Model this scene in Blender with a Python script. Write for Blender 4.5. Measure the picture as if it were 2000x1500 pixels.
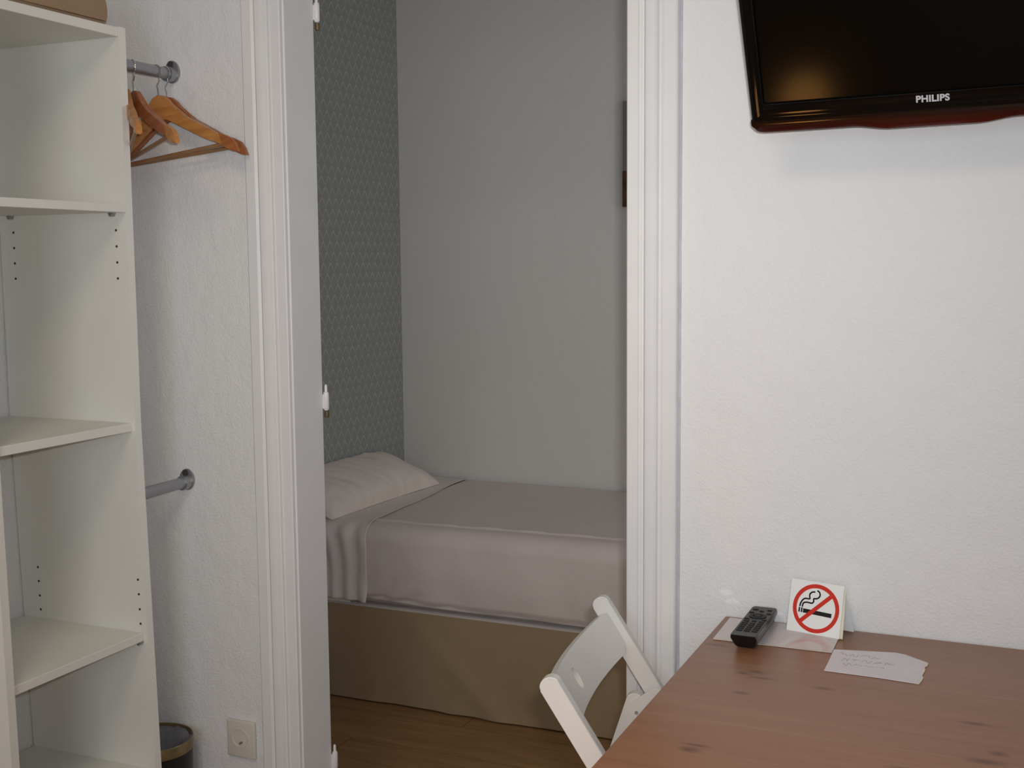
import bpy, bmesh, math, random
from mathutils import Vector, Matrix, noise
R = math.radians
for o in list(bpy.data.objects): bpy.data.objects.remove(o)
S = bpy.context.scene
COL = S.collection

# ------------------------------------------------------------------ camera
YAW, PIT, ROL, FPX = 4.17139179e-01, 1.02217959e-01, -8.69108326e-03, 2340.42
cy, sy, cp, sp, cr, sr = math.cos(YAW), math.sin(YAW), math.cos(PIT), math.sin(PIT), math.cos(ROL), math.sin(ROL)
fw = Vector((-sy*cp, cy*cp, -sp)); rt = Vector((cy, sy, 0)); up = rt.cross(fw)
rt2 = cr*rt + sr*up; up2 = -sr*rt + cr*up
cam = bpy.data.cameras.new('camera'); camo = bpy.data.objects.new('camera', cam); COL.objects.link(camo)
cam.sensor_width = 36; cam.lens = FPX*36/2000; cam.clip_start = .05
M = Matrix((rt2, up2, -fw)).transposed().to_4x4(); M.translation = (0, 0, 1.36)
camo.matrix_world = M
S.camera = camo

# ------------------------------------------------------------------ world, lights, exposure
w = bpy.data.worlds.new('world'); S.world = w; w.use_nodes = True
w.node_tree.nodes['Background'].inputs[0].default_value = (.55, .65, .8, 1)
w.node_tree.nodes['Background'].inputs[1].default_value = .3
S.view_settings.view_transform = 'Standard'; S.view_settings.look = 'None'
S.view_settings.exposure = 0.0; S.view_settings.gamma = 1.0; S.view_settings.use_curve_mapping = False

def area(name, loc, direction, sx, sy_, power, color):
    l = bpy.data.lights.new(name, 'AREA'); l.shape = 'RECTANGLE'; l.size = sx; l.size_y = sy_
    l.energy = power; l.color = color
    o = bpy.data.objects.new(name, l); COL.objects.link(o); o.location = loc
    o.rotation_euler = Vector(direction).to_track_quat('-Z', 'Y').to_euler()
    return o
# the camera's own flash, beside and above the lens
fl = Vector((0, 0, 1.36)) + rt*.035 + up*.045 + fw*.02
fo = area('camera_flash', fl, fw + rt*.02 + up*.13, .035, .02, 4.5, (.965, .985, 1.0)); fo.data.spread = R(84)
# daylight through an assumed window behind the photographer, and an assumed ceiling lamp
area('assumed_window_daylight', (.10, -1.78, 1.5), (-.1, 1, -.05), 1.1, 1.2, 20.0, (.80, .90, 1.0))
area('assumed_ceiling_lamp_light', (-.75, .35, 2.50), (0, 0, -1), .6, .6, 9.5, (1.0, .74, .50))
area('bedroom_fill_light', (.70, 3.0, 1.6), (-1, 0, -.1), .8, 1.0, 5.5, (.97, .95, 1.0))  # unseen fill light, added to brighten the bedroom

# ------------------------------------------------------------------ node helpers
class N:
    def __init__(s, name, rough=.5, spec=.5):
        s.m = bpy.data.materials.new(name); s.m.use_nodes = True; s.t = s.m.node_tree
        s.b = s.t.nodes['Principled BSDF']; s.b.inputs['Roughness'].default_value = rough
        s.b.inputs['Specular IOR Level'].default_value = spec
    def n(s, kind, **kw):
        x = s.t.nodes.new(kind)
        for k, v in kw.items(): setattr(x, k, v)
        return x
    def put(s, sock, v):
        if hasattr(v, 'is_output') or isinstance(v, bpy.types.NodeSocket): s.t.links.new(v, sock)
        else: sock.default_value = v
    def math(s, op, a, b=None, c=None, clamp=False):
        x = s.n('ShaderNodeMath', operation=op, use_clamp=clamp); s.put(x.inputs[0], a)
        if b is not None: s.put(x.inputs[1], b)
        if c is not None: s.put(x.inputs[2], c)
        return x.outputs[0]
    def obj(s, scale=(1, 1, 1), loc=(0, 0, 0)):
        c = s.n('ShaderNodeTexCoord'); m = s.n('ShaderNodeMapping')
        m.inputs['Scale'].default_value = scale; m.inputs['Location'].default_value = loc
        s.t.links.new(c.outputs['Object'], m.inputs[0]); return m.outputs[0]
    def noise(s, vec, scale, detail=4, rough=.5, dist=0):
        x = s.n('ShaderNodeTexNoise'); s.put(x.inputs['Vector'], vec); x.inputs['Scale'].default_value = scale
        x.inputs['Detail'].default_value = detail; x.inputs['Roughness'].default_value = rough
        x.inputs['Distortion'].default_value = dist; return x.outputs['Fac']
    def ramp(s, fac, stops):
        x = s.n('ShaderNodeValToRGB'); s.put(x.inputs[0], fac); e = x.color_ramp.elements
        while len(e) < len(stops): e.new(.5)
        for i, (p, c) in enumerate(stops): e[i].position = p; e[i].color = (*c, 1) if len(c) == 3 else c
        return x.outputs[0]
    def mix(s, fac, a, b):
        x = s.n('ShaderNodeMix', data_type='RGBA'); s.put(x.inputs[0], fac)
        s.put(x.inputs[6], a if not isinstance(a, tuple) else (*a, 1)); s.put(x.inputs[7], b if not isinstance(b, tuple) else (*b, 1))
        return x.outputs[2]
    def sep(s, v):
        x = s.n('ShaderNodeSeparateXYZ'); s.put(x.inputs[0], v); return x.outputs
    def bump(s, h, strength, dist=.01):
        x = s.n('ShaderNodeBump'); s.put(x.inputs['Height'], h); x.inputs['Strength'].default_value = strength
        x.inputs['Distance'].default_value = dist; s.t.links.new(x.outputs[0], s.b.inputs['Normal']); return x
    def col(s, c): s.put(s.b.inputs['Base Color'], (*c, 1) if isinstance(c, tuple) else c)

def simple(name, c, rough=.5, spec=.5, metal=0, mott=.04, sc=12, bump=0, bsc=200):
    k = N(name, rough, spec)
    f = k.noise(k.obj(), sc, 3)
    a = tuple(x*(1-mott) for x in c); b = tuple(min(1, x*(1+mott)) for x in c)
    k.col(k.ramp(f, [(.3, a), (.7, b)])); k.b.inputs['Metallic'].default_value = metal
    if bump: k.bump(k.noise(k.obj(), bsc, 3), bump, .001)
    return k.m

def plaster(name, c, strength=.5, sc=90, smears=()):
    k = N(name, .62, .35); v = k.obj()
    f = k.noise(v, 1.7, 3)
    k.col(k.ramp(f, [(.3, tuple(x*.97 for x in c)), (.7, c)]))
    big = k.noise(k.obj((1, 1, .6)), sc*.35, 4, .55); fine = k.noise(v, sc*2.2, 5, .6)
    mid = k.noise(v, 9, 2)
    h = k.math('ADD', k.math('MULTIPLY', big, .8), k.math('MULTIPLY', fine, .55))
    h = k.math('ADD', h, k.math('MULTIPLY', mid, 1.3))
    k.bump(h, strength, .004)
    if smears:
        X, Y, Z = k.sep(v); msk = None; wob = k.noise(v, 60, 3)
        for (sx_, sz_, rx_, rz_) in smears:
            dx_ = k.math('DIVIDE', k.math('SUBTRACT', X, sx_), rx_); dz_ = k.math('DIVIDE', k.math('SUBTRACT', Z, sz_), rz_)
            q_ = k.math('SQRT', k.math('ADD', k.math('MULTIPLY', dx_, dx_), k.math('MULTIPLY', dz_, dz_)))
            q_ = k.math('ADD', q_, k.math('MULTIPLY', k.math('SUBTRACT', wob, .5), 3.0))
            q_ = k.math('MULTIPLY', k.math('SUBTRACT', 1.1, q_), 2.5, clamp=True)
            msk = q_ if msk is None else k.math('MAXIMUM', msk, q_)
        base = k.b.inputs['Base Color'].links[0].from_socket
        k.col(k.mix(k.math('MULTIPLY', msk, .6), base, (.93, .93, .93)))
    return k.m

MAT = {}
MAT['plaster'] = plaster('painted_plaster', (.80, .80, .80), .8)
MAT['plaster_marked'] = plaster('painted_plaster_with_filler_smears', (.80, .80, .80), .8, 90, [(-.497, .773, .016, .006), (-.486, .757, .013, .004), (-.415, .745, .022, .0035)])
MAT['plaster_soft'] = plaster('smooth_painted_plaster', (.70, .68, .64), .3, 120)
MAT['gap_grey'] = simple('grey_strip_paint', (.50, .49, .53), .8, .2, mott=.1, sc=30)
MAT['ceiling'] = plaster('ceiling_paint', (.82, .82, .80), .2)
MAT['gloss'] = simple('gloss_white_paint', (.765, .76, .755), .32, .45, mott=.02, bump=.15, bsc=60)
MAT['melamine'] = simple('white_melamine', (.79, .79, .735), .42, .4, mott=.01)
MAT['peg_hole'] = simple('peg_hole_dark', (.05, .045, .04), .9, .1)
MAT['metal_grey'] = simple('satin_grey_metal', (.36, .37, .39), .38, .5, .75, .03)
MAT['chrome'] = simple('bright_wire', (.75, .75, .76), .12, .5, 1.0, .01)
MAT['dark_steel'] = simple('dark_steel', (.10, .09, .09), .4, .5, .6)
MAT['chair'] = simple('white_lacquered_wood', (.71, .695, .67), .38, .45, mott=.02)
MAT['bolt'] = simple('dull_bolt', (.42, .42, .42), .4, .5, .7)
MAT['tv_body'] = simple('piano_black_plastic', (.002, .002, .002), .07, .3, mott=.02)
MAT['tv_screen'] = simple('dark_screen_glass', (.002, .0018, .0014), .125, .2, mott=.01)
MAT['remote'] = simple('charcoal_plastic', (.035, .035, .033), .42, .5)
MAT['remote_dark'] = simple('black_gloss_plastic', (.008, .008, .009), .25, .5)
MAT['button'] = simple('rubber_buttons', (.016, .016, .016), .55, .3)
MAT['socket'] = simple('cream_socket_plastic', (.66, .62, .55), .35, .5, mott=.02)
MAT['socket_dark'] = simple('socket_hole_dark', (.01, .01, .01), .8, .2)
MAT['card'] = simple('white_card', (.86, .87, .85), .45, .4, mott=.01)
MAT['red_ink'] = simple('red_ink', (.62, .035, .02), .5, .3, mott=.02)
MAT['black_ink'] = simple('black_ink', (.012, .01, .012), .5, .3)
MAT['paper'] = simple('notepaper', (.74, .71, .75), .7, .2, mott=.03, sc=30)
MAT['torn'] = simple('torn_paper_edge', (.78, .74, .60), .9, .1)
MAT['pen'] = simple('faint_pen_ink', (.36, .33, .42), .7, .1)
MAT['bin_body'] = simple('black_bin_metal', (.012, .012, .013), .45, .4)
MAT['bin_rim'] = simple('brass_bin_rim', (.26, .20, .10), .35, .5, .6, .25, 30)
MAT['liner'] = simple('grey_bin_liner', (.16, .16, .18), .35, .5, mott=.2, sc=20)
MAT['blanket'] = simple('brown_blanket', (.34, .235, .15), .95, .1, mott=.08, sc=8, bump=.3, bsc=300)
MAT['brass'] = simple('brown_hinge_metal', (.16, .11, .06), .5, .4, .5)
MAT['letter'] = simple('silver_lettering', (.62, .63, .68), .4, .4, .2)
MAT['door_paint'] = simple('white_door_paint', (.76, .76, .74), .4, .4)

k = N('red_tinted_plastic', .12, .6)
f = k.sep(k.obj())[2]
k.col(k.ramp(k.math('MULTIPLY_ADD', f, -1/.022, .1), [(.0, (.008, .002, .001)), (.9, (.060, .005, .002))])); MAT['tv_red'] = k.m
k = N('window_glass', .02); k.b.inputs['Transmission Weight'].default_value = 1; k.col((.95, .97, 1)); MAT['glass'] = k.m
k = N('assumed_warm_lamp_globe', .4); k.col((.9, .8, .6)); k.b.inputs['Emission Color'].default_value = (1, .44, .11, 1)
k.b.inputs['Emission Strength'].default_value = 9.0; MAT['globe'] = k.m  # glowing surface for the globe of the assumed floor lamp

# hanger wood
def hanger_wood(name, a, b):
    k = N(name, .33, .5); f = k.noise(k.obj((6, 40, 40)), 3, 4, .6)
    k.col(k.ramp(f, [(.3, a), (.7, b)])); k.bump(k.noise(k.obj((8, 90, 90)), 6, 3), .08, .001); return k.m
MAT['wood_gold'] = hanger_wood('golden_beech', (.42, .17, .045), (.58, .27, .08))
MAT['wood_red'] = hanger_wood('reddish_beech', (.30, .095, .03), (.42, .15, .05))
MAT['wood_pale'] = hanger_wood('pale_dowel', (.24, .12, .05), (.34, .19, .09))

# table pine, stained: boards along x, with a few knots of their own place
k = N('stained_pine', .36, .45); v = k.obj(); X, Y, Z = k.sep(v)
KN = [(.096, -.282, .014, .004), (.115, -.269, .016, .0045), (.128, -.293, .022, .0035), (.099, -.592, .016, .006), (.103, -.575, .02, .003),
      (.431, -.360, .022, .004), (.463, -.454, .014, .005), (.449, -.487, .026, .006), (.025, -.165, .022, .0035), (.112, -.366, .014, .004),
      (.220, -.302, .016, .004), (.360, -.548, .022, .004), (.62, -.2, .015, .005), (.8, -.4, .02, .005), (.95, -.6, .018, .006), (.7, -.62, .02, .004)]
# grain bends round the knots
warp = None; knot = None
for (kx, ky, rx, ry) in KN:
    dx = k.math('DIVIDE', k.math('SUBTRACT', X, kx), rx*1.0); dy = k.math('DIVIDE', k.math('SUBTRACT', Y, ky), ry*1.6)
    d = k.math('SQRT', k.math('ADD', k.math('MULTIPLY', dx, dx), k.math('MULTIPLY', dy, dy)))
    m = k.math('SUBTRACT', 1.0, k.math('MULTIPLY', d, .8), clamp=True)
    knot = m if knot is None else k.math('MAXIMUM', knot, m)
board = k.math('FLOOR', k.math('MULTIPLY', k.math('ADD', Y, .0), 1/.1225))
off = k.math('MULTIPLY', board, 3.7)
cx_ = k.n('ShaderNodeCombineXYZ'); k.put(cx_.inputs[0], k.math('ADD', k.math('MULTIPLY', X, 1.4), off))
k.put(cx_.inputs[1], k.math('MULTIPLY', Y, 22)); k.put(cx_.inputs[2], off)
g1 = k.noise(cx_.outputs[0], 2.2, 5, .6, .6)
cx2 = k.n('ShaderNodeCombineXYZ'); k.put(cx2.inputs[0], k.math('MULTIPLY', X, 10)); k.put(cx2.inputs[1], k.math('MULTIPLY', Y, 260)); k.put(cx2.inputs[2], off)
g2 = k.noise(cx2.outputs[0], 1.5, 3, .6)
wn = k.n('ShaderNodeTexWhiteNoise', noise_dimensions='1D'); k.put(wn.inputs['W'], board)
g = k.math('ADD', k.math('MULTIPLY', g1, .6), k.math('MULTIPLY', g2, .25)); g = k.math('ADD', g, k.math('MULTIPLY', wn.outputs[0], .14))
c = k.ramp(g, [(.25, (.265, .118, .056)), (.5, (.315, .150, .078)), (.75, (.365, .188, .103))])
fr = k.math('FRACT', k.math('MULTIPLY', Y, 1/.245)); seam = k.math('LESS_THAN', k.math('ABSOLUTE', k.math('SUBTRACT', fr, .0)), .018)
c = k.mix(k.math('MULTIPLY', seam, .35), c, (.36, .215, .135))
c = k.mix(k.math('MULTIPLY', knot, .85), c, (.085, .022, .012))
k.col(c); k.bump(g2, .06, .001); MAT['pine'] = k.m

# laminate floor
k = N('laminate_floor', .38, .45); v = k.obj(); X, Y, Z = k.sep(v)
row = k.math('FLOOR', k.math('MULTIPLY', Y, 1/.19)); xs = k.math('ADD', X, k.math('MULTIPLY', row, .47))
pl = k.math('FLOOR', k.math('MULTIPLY', xs, 1/1.2))
cx_ = k.n('ShaderNodeCombineXYZ'); k.put(cx_.inputs[0], k.math('MULTIPLY', xs, 1.6)); k.put(cx_.inputs[1], k.math('MULTIPLY', Y, 18)); k.put(cx_.inputs[2], k.math('ADD', row, pl))
g = k.noise(cx_.outputs[0], 2.5, 5, .6, .5)
c = k.ramp(g, [(.25, (.22, .115, .045)), (.75, (.37, .215, .095))])
e1 = k.math('LESS_THAN', k.math('FRACT', k.math('MULTIPLY', Y, 1/.19)), .015); e2 = k.math('LESS_THAN', k.math('FRACT', k.math('MULTIPLY', xs, 1/1.2)), .003)
c = k.mix(k.math('MULTIPLY', k.math('MAXIMUM', e1, e2), .6), c, (.08, .035, .015)); k.col(c); MAT['floor'] = k.m

# wallpaper with offset rows of fine chevrons (wall lies in the y-z plane)
k = N('chevron_wallpaper', .7, .25); v = k.obj(); X, Y, Z = k.sep(v)
PW, PH = .042, .0358
vv = k.math('MULTIPLY', Z, 1/PH); rowi = k.math('FLOOR', vv); fv = k.math('FRACT', vv)
def chev(shift, vofs):
    u = k.math('ADD', k.math('MULTIPLY', Y, 1/PW), k.math('MULTIPLY', k.math('ADD', rowi, shift), .5))
    a = k.math('MULTIPLY', k.math('ABSOLUTE', k.math('SUBTRACT', k.math('FRACT', u), .5)), 2.0)
    line = k.math('SUBTRACT', 1.0, k.math('MULTIPLY', a, .85)); d = k.math('ABSOLUTE', k.math('SUBTRACT', k.math('ADD', fv, vofs), line))
    m = k.math('SUBTRACT', 1.0, k.math('MULTIPLY', d, 7.0), clamp=True)
    return k.math('MULTIPLY', m, k.math('SUBTRACT', 1.25, k.math('MULTIPLY', a, .9), clamp=True))
p = chev(0, 0)
k.col(k.mix(k.math('MULTIPLY', p, .75), (.32, .335, .315), (.60, .61, .58))); MAT['wallpaper'] = k.m

def cloth(name, c, bump=.25, sc=3.0, weave=500):
    k = N(name, .85, .15); v = k.obj()
    f = k.noise(v, 4, 3); k.col(k.ramp(f, [(.3, tuple(x*.95 for x in c)), (.7, c)]))
    k.bump(k.math('ADD', k.noise(v, sc, 3, .5, 1.2), k.math('MULTIPLY', k.noise(v, weave, 1), .04)), bump, .02)
    k.b.inputs['Sheen Weight'].default_value = .1; return k.m
MAT['sheet'] = cloth('grey_pink_sheet', (.80, .72, .68), .35, 5)
MAT['coverlet'] = cloth('taupe_coverlet', (.71, .625, .585), .3, 3.5)
MAT['pillow'] = cloth('pale_pillowcase', (.86, .775, .70), .35, 7)
MAT['skirt'] = cloth('tan_valance_cloth', (.36, .265, .155), .4, 3)

# laminated info sheet: faint text lines on the left, a red arch on the right
k = N('laminated_info_sheet', .28, .5); v = k.obj(); X, Y, Z = k.sep(v)
ln = k.math('LESS_THAN', k.math('FRACT', k.math('MULTIPLY', Y, 1/.0052)), .42)
wd = k.math('GREATER_THAN', k.noise(k.obj((420, 190, 1)), 1.0, 2), .47)
inx = k.math('MULTIPLY', k.math('GREATER_THAN', X, .055), k.math('LESS_THAN', X, .195))
tx = k.math('MULTIPLY', k.math('MULTIPLY', ln, wd), inx)
dx = k.math('SUBTRACT', X, .152); dy = k.math('SUBTRACT', Y, .006)
r = k.math('SQRT', k.math('ADD', k.math('MULTIPLY', dx, dx), k.math('MULTIPLY', k.math('MULTIPLY', dy, .66), k.math('MULTIPLY', dy, .66))))
arc = k.math('MULTIPLY', k.math('LESS_THAN', k.math('ABSOLUTE', k.math('SUBTRACT', r, .029)), .0045), k.math('GREATER_THAN', Y, .004))
tx = k.math('MULTIPLY', tx, k.math('GREATER_THAN', r, .045))
edge = k.math('LESS_THAN', Y, .004)
c = k.mix(k.math('MULTIPLY', tx, .5), (.66, .61, .61), (.25, .22, .22))
c = k.mix(k.math('MULTIPLY', arc, .42), c, (.62, .30, .28)); c = k.mix(k.math('MULTIPLY', edge, .4), c, (.5, .42, .3)); k.col(c); MAT['info'] = k.m

# ------------------------------------------------------------------ object helpers
MW = {}
def mark(o, label=None, cat=None, group=None, kind=None):
    if label: o['label'] = label
    if cat: o['category'] = cat
    if group: o['group'] = group
    if kind: o['kind'] = kind
    return o
def empty(name, loc=(0, 0, 0), rz=0, label=None, cat=None, group=None, kind=None):
    o = bpy.data.objects.new(name, None); COL.objects.link(o); o.location = loc; o.rotation_euler = (0, 0, rz); o.empty_display_size = .05
    MW[o.name] = Matrix.Translation(loc) @ Matrix.Rotation(rz, 4, 'Z')
    return mark(o, label, cat, group, kind)
def link(name, bm, mat, parent=None, world=False, smooth=None, loc=None):
    """one mesh object; world=True means the shapes were given in world coordinates"""
    bm.normal_update(); bmesh.ops.recalc_face_normals(bm, faces=bm.faces)
    if world and parent is not None: bm.transform(MW[parent.name].inverted())
    if loc is not None: bm.transform(Matrix.Translation(-Vector(loc)))
    me = bpy.data.meshes.new(name); bm.to_mesh(me); bm.free()
    me.materials.append(MAT[mat])
    if smooth is not None:
        for p in me.polygons: p.use_smooth = True
        try: me.set_sharp_from_angle(angle=R(smooth))
        except Exception: pass
    o = bpy.data.objects.new(name, me); COL.objects.link(o)
    if parent is not None: o.parent = parent; MW[o.name] = MW[parent.name].copy()
    elif loc is not None: o.location = loc; MW[o.name] = Matrix.Translation(loc)
    else: MW[o.name] = Matrix()
    return o
def bm_(): return bmesh.new()
def add_box(bm, a, b, bev=0, seg=2, mat=None):
    r = bmesh.ops.create_cube(bm, size=1); vs = r['verts']
    for v in vs: v.co = Vector([a[i] + (v.co[i]+.5)*(b[i]-a[i]) for i in range(3)])
    if bev:
        es = list({e for v in vs for e in v.link_edges})
        r = bmesh.ops.bevel(bm, geom=es, offset=bev, segments=seg, affect='EDGES', profile=.5); vs = list({v for f in r['faces'] for v in f.verts} | {v for v in vs if v.is_valid})
    if mat is not None:
        for v in vs: v.co = mat @ v.co
    return vs
def box(a, b, bev=0, seg=2, mat=None):
    bm = bm_(); add_box(bm, a, b, bev, seg, mat); return bm
def add_prism(bm, pts, t0, t1, axis='y', bev=0, mat=None):
    """polygon pts in the plane normal to axis, extruded from t0 to t1"""
    def P(u, v, t): return {'y': (u, t, v), 'x': (t, u, v), 'z': (u, v, t)}[axis]
    A = [bm.verts.new(P(u, v, t0)) for u, v in pts]; B = [bm.verts.new(P(u, v, t1)) for u, v in pts]
    n = len(pts); fs = [bm.faces.new(A), bm.faces.new(B[::-1])]
    for i in range(n): fs.append(bm.faces.new((A[i], B[i], B[(i+1) % n], A[(i+1) % n])))
    vs = A+B
    if bev:
        es = [e for e in set(e for f in fs[:2] for e in f.edges)]
        r = bmesh.ops.bevel(bm, geom=es, offset=bev, segments=2, affect='EDGES'); vs = list({v for f in r['faces'] for v in f.verts} | {v for v in vs if v.is_valid})
    if mat is not None:
        for v in vs: v.co = mat @ v.co
    return vs
def prism(*a, **k):
    bm = bm_(); add_prism(bm, *a, **k); return bm
def add_tube(bm, pts, r, seg=12, cap=True, closed=False):
    pts = [Vector(p) for p in pts]; n = len(pts); rings = []
    t0 = (pts[1]-pts[0]).normalized(); ref = Vector((0, 0, 1)) if abs(t0.z) < .9 else Vector((1, 0, 0)); nrm = t0.cross(ref).normalized()
    for i, p in enumerate(pts):
        t = (pts[min(i+1, n-1)] - pts[max(i-1, 0)]).normalized()
        nrm = (nrm - t*nrm.dot(t)).normalized(); bi = t.cross(nrm); rr = r[i] if isinstance(r, (list, tuple)) else r
        rings.append([bm.verts.new(p + (nrm*math.cos(a)+bi*math.sin(a))*rr) for a in [2*math.pi*j/seg for j in range(seg)]])
    for a, b in zip(rings, rings[1:]):
        for j in range(seg): bm.faces.new((a[j], a[(j+1) % seg], b[(j+1) % seg], b[j]))
    if cap: bm.faces.new(rings[0][::-1]); bm.faces.new(rings[-1])
def tube(pts, r, seg=12): bm = bm_(); add_tube(bm, pts, r, seg); return bm
def add_lathe(bm, prof, seg=40, center=(0, 0, 0), close=True):
    rings = []
    for (r, z) in prof:
        rings.append([bm.verts.new((center[0]+r*math.cos(2*math.pi*j/seg), center[1]+r*math.sin(2*math.pi*j/seg), center[2]+z)) for j in range(seg)] if r > 1e-6 else [bm.verts.new((center[0], center[1], center[2]+z))])
    for a, b in zip(rings, rings[1:]):
        for j in range(seg):
            q = [a[j % len(a)], a[(j+1) % len(a)], b[(j+1) % len(b)], b[j % len(b)]]; q2 = []
            for v in q:
                if v not in q2: q2.append(v)
            if len(q2) > 2: bm.faces.new(q2)
def lathe(*a, **k): bm = bm_(); add_lathe(bm, *a, **k); return bm
def disc(bm, c, r, z0, z1, seg=20): add_lathe(bm, [(0, z0), (r, z0), (r, z1), (0, z1)], seg, c)
def grid(nu, nv, fn, thick=0):
    bm = bm_(); V = [[bm.verts.new(fn(i/nu, j/nv)) for j in range(nv+1)] for i in range(nu+1)]
    for i in range(nu):
        for j in range(nv): bm.faces.new((V[i][j], V[i+1][j], V[i+1][j+1], V[i][j+1]))
    if thick:
        bm.normal_update(); bmesh.ops.solidify(bm, geom=bm.faces[:], thickness=thick)
    return bm
def nz(x, y, z, s=1.0): return noise.noise(Vector((x*s, y*s, z*s)))

# ------------------------------------------------------------------ the setting
D = 2.05                      # door wall, room side
DT = .10
OL, OR, OT = -1.395, -.681, 2.06   # opening inside the jambs
WL, WR, WB, CE = -1.952, 2.2, -1.85, 2.62
BX0, BX1, BY1 = -2.187, .75, 3.925
mark(link('floor', box((-2.5, WB-.1, -.05), (WR+.1, BY1+.1, 0)), 'floor'), kind='structure')
mark(link('ceiling', box((-2.5, WB-.1, CE), (WR+.1, BY1+.1, CE+.08)), 'ceiling'), kind='structure')
bm = bm_()
add_box(bm, (BX0-.1, D, 0), (OL-.028, D+DT, CE)); add_box(bm, (OR+.028, D, 0), (WR, D+DT, CE)); add_box(bm, (OL-.028, D, OT+.028), (OR+.028, D+DT, CE))
mark(link('wall_front', bm, 'plaster_marked'), kind='structure')
mark(link('wall_left', box((WL-.1, WB, 0), (WL, D, CE)), 'plaster'), kind='structure')
mark(link('wall_right', box((WR, WB, 0), (WR+.1, D+DT, CE)), 'plaster'), kind='structure')
bm = bm_(); wx0, wx1, wz0, wz1 = -.50, .70, .85, 2.15
add_box(bm, (WL-.1, WB-.1, 0), (wx0, WB, CE)); add_box(bm, (wx1, WB-.1, 0), (WR+.1, WB, CE)); add_box(bm, (wx0, WB-.1, 0), (wx1, WB, wz0)); add_box(bm, (wx0, WB-.1, wz1), (wx1, WB, CE))
mark(link('wall_rear', bm, 'plaster'), kind='structure')
mark(link('wall_bedroom_left', box((BX0-.1, D+DT, 0), (BX0, BY1, CE)), 'wallpaper'), kind='structure')
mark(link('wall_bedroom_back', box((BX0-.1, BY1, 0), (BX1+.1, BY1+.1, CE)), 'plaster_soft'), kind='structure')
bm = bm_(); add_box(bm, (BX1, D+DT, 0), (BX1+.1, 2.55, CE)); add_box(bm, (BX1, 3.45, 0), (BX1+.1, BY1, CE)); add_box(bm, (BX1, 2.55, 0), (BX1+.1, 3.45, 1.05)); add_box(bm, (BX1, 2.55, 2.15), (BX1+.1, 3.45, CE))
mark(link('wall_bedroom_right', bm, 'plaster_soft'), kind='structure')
# windows (an assumed one behind the photographer; and an added one where the bedroom fill light sits)
w1 = empty('assumed_window_1', ((wx0+wx1)/2, WB-.05, wz0), kind='structure')
bm = bm_()
for a, b in (((wx0, WB-.08, wz0), (wx0+.05, WB-.02, wz1)), ((wx1-.05, WB-.08, wz0), (wx1, WB-.02, wz1)), ((wx0, WB-.08, wz0), (wx1, WB-.02, wz0+.05)), ((wx0, WB-.08, wz1-.05), (wx1, WB-.02, wz1)), (((wx0+wx1)/2-.03, WB-.08, wz0), ((wx0+wx1)/2+.03, WB-.02, wz1))): add_box(bm, a, b)
link('window_frame', bm, 'gloss', w1, True); link('window_pane', box((wx0, WB-.055, wz0), (wx1, WB-.05, wz1)), 'glass', w1, True)
w2 = empty('added_window_2', (BX1+.05, 3.0, 1.05), kind='structure')
bm = bm_()
for a, b in (((BX1+.02, 2.55, 1.05), (BX1+.08, 2.6, 2.15)), ((BX1+.02, 3.4, 1.05), (BX1+.08, 3.45, 2.15)), ((BX1+.02, 2.55, 1.05), (BX1+.08, 3.45, 1.1)), ((BX1+.02, 2.55, 2.1), (BX1+.08, 3.45, 2.15))): add_box(bm, a, b)
link('window_frame', bm, 'gloss', w2, True); link('window_pane', box((BX1+.05, 2.55, 1.05), (BX1+.055, 3.45, 2.15)), 'glass', w2, True)

# doorway: jambs, moulded architraves, empty pin hinges
dr = empty('door_1', ((OL+OR)/2, D+DT/2, 0), kind='structure')
for sgn, x in ((1, OL), (-1, OR)):
    bm = bm_(); a, b = sorted((x, x-sgn*.027))
    add_box(bm, (a, D-.004, 0), (b, D+DT+.004, OT), .002)
    link('door_jamb', bm, 'gloss', dr, True)
link('door_jamb', box((OL-.027, D-.004, OT), (OR+.027, D+DT+.004, OT+.027), .002), 'gloss', dr, True)
# profile: distance from opening, projection from wall
PR = [(.003, 0), (.003, .013), (.005, .015), (.024, .015), (.026, .012), (.0285, .012), (.030, .017), (.0325, .0145), (.035, .0145), (.037, .019), (.040, .0225),
      (.045, .024), (.056, .0235), (.060, .0205), (.0625, .015), (.065, .0135), (.068, .015), (.071, .0165), (.092, .0165), (.0945, .0145), (.0955, .011), (.0955, 0)]
def architrave(side):
    x0 = OR if side > 0 else OL
    return prism([(x0+side*u, D-v) for u, v in PR], 0, OT+.0955, axis='z')
for s in (-1, 1): link('architrave', architrave(s), 'gloss', dr, True, smooth=25)
bm = bm_(); add_prism(bm, [(D-v, OT+u) for u, v in PR], OL-.002, OR+.002, axis='x'); link('architrave', bm, 'gloss', dr, True, smooth=25)
link('gap_strip', box((OR+.0955, D-.0016, 0), (OR+.0995, D, OT+.09)), 'gap_grey', dr, True)['label'] = 'grey gap line between frame and wall'  # thin even grey strip along the outer edge of the right architrave
for zt in (1.106, 1.913, .311):
    bm = bm_(); c = (OL+.004, D+DT+.010, zt-.060)
    add_lathe(bm, [(0, 0), (.0035, .0005), (.0062, .004), (.0062, .036), (.0052, .040), (.0032, .0405), (.003, .053), (.0018, .056), (0, .0565)], 20, c)
    add_box(bm, (OL-.018, D+DT+.003, zt-.055), (OL+.004, D+DT+.006, zt-.025))
    h = link('hinge', bm, 'gloss', dr, True, smooth=40)
    link('hinge_knuckle', lathe([(0, 0), (.0045, 0), (.0052, .003), (.0052, .014), (0, .0142)], 18, (c[0], c[1]+.002, c[2]-.0148)), 'brass', h, True, smooth=40)['label'] = 'dark brown lower hinge knuckle'  # short dark brown cylinder below the hinge barrel

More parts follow.
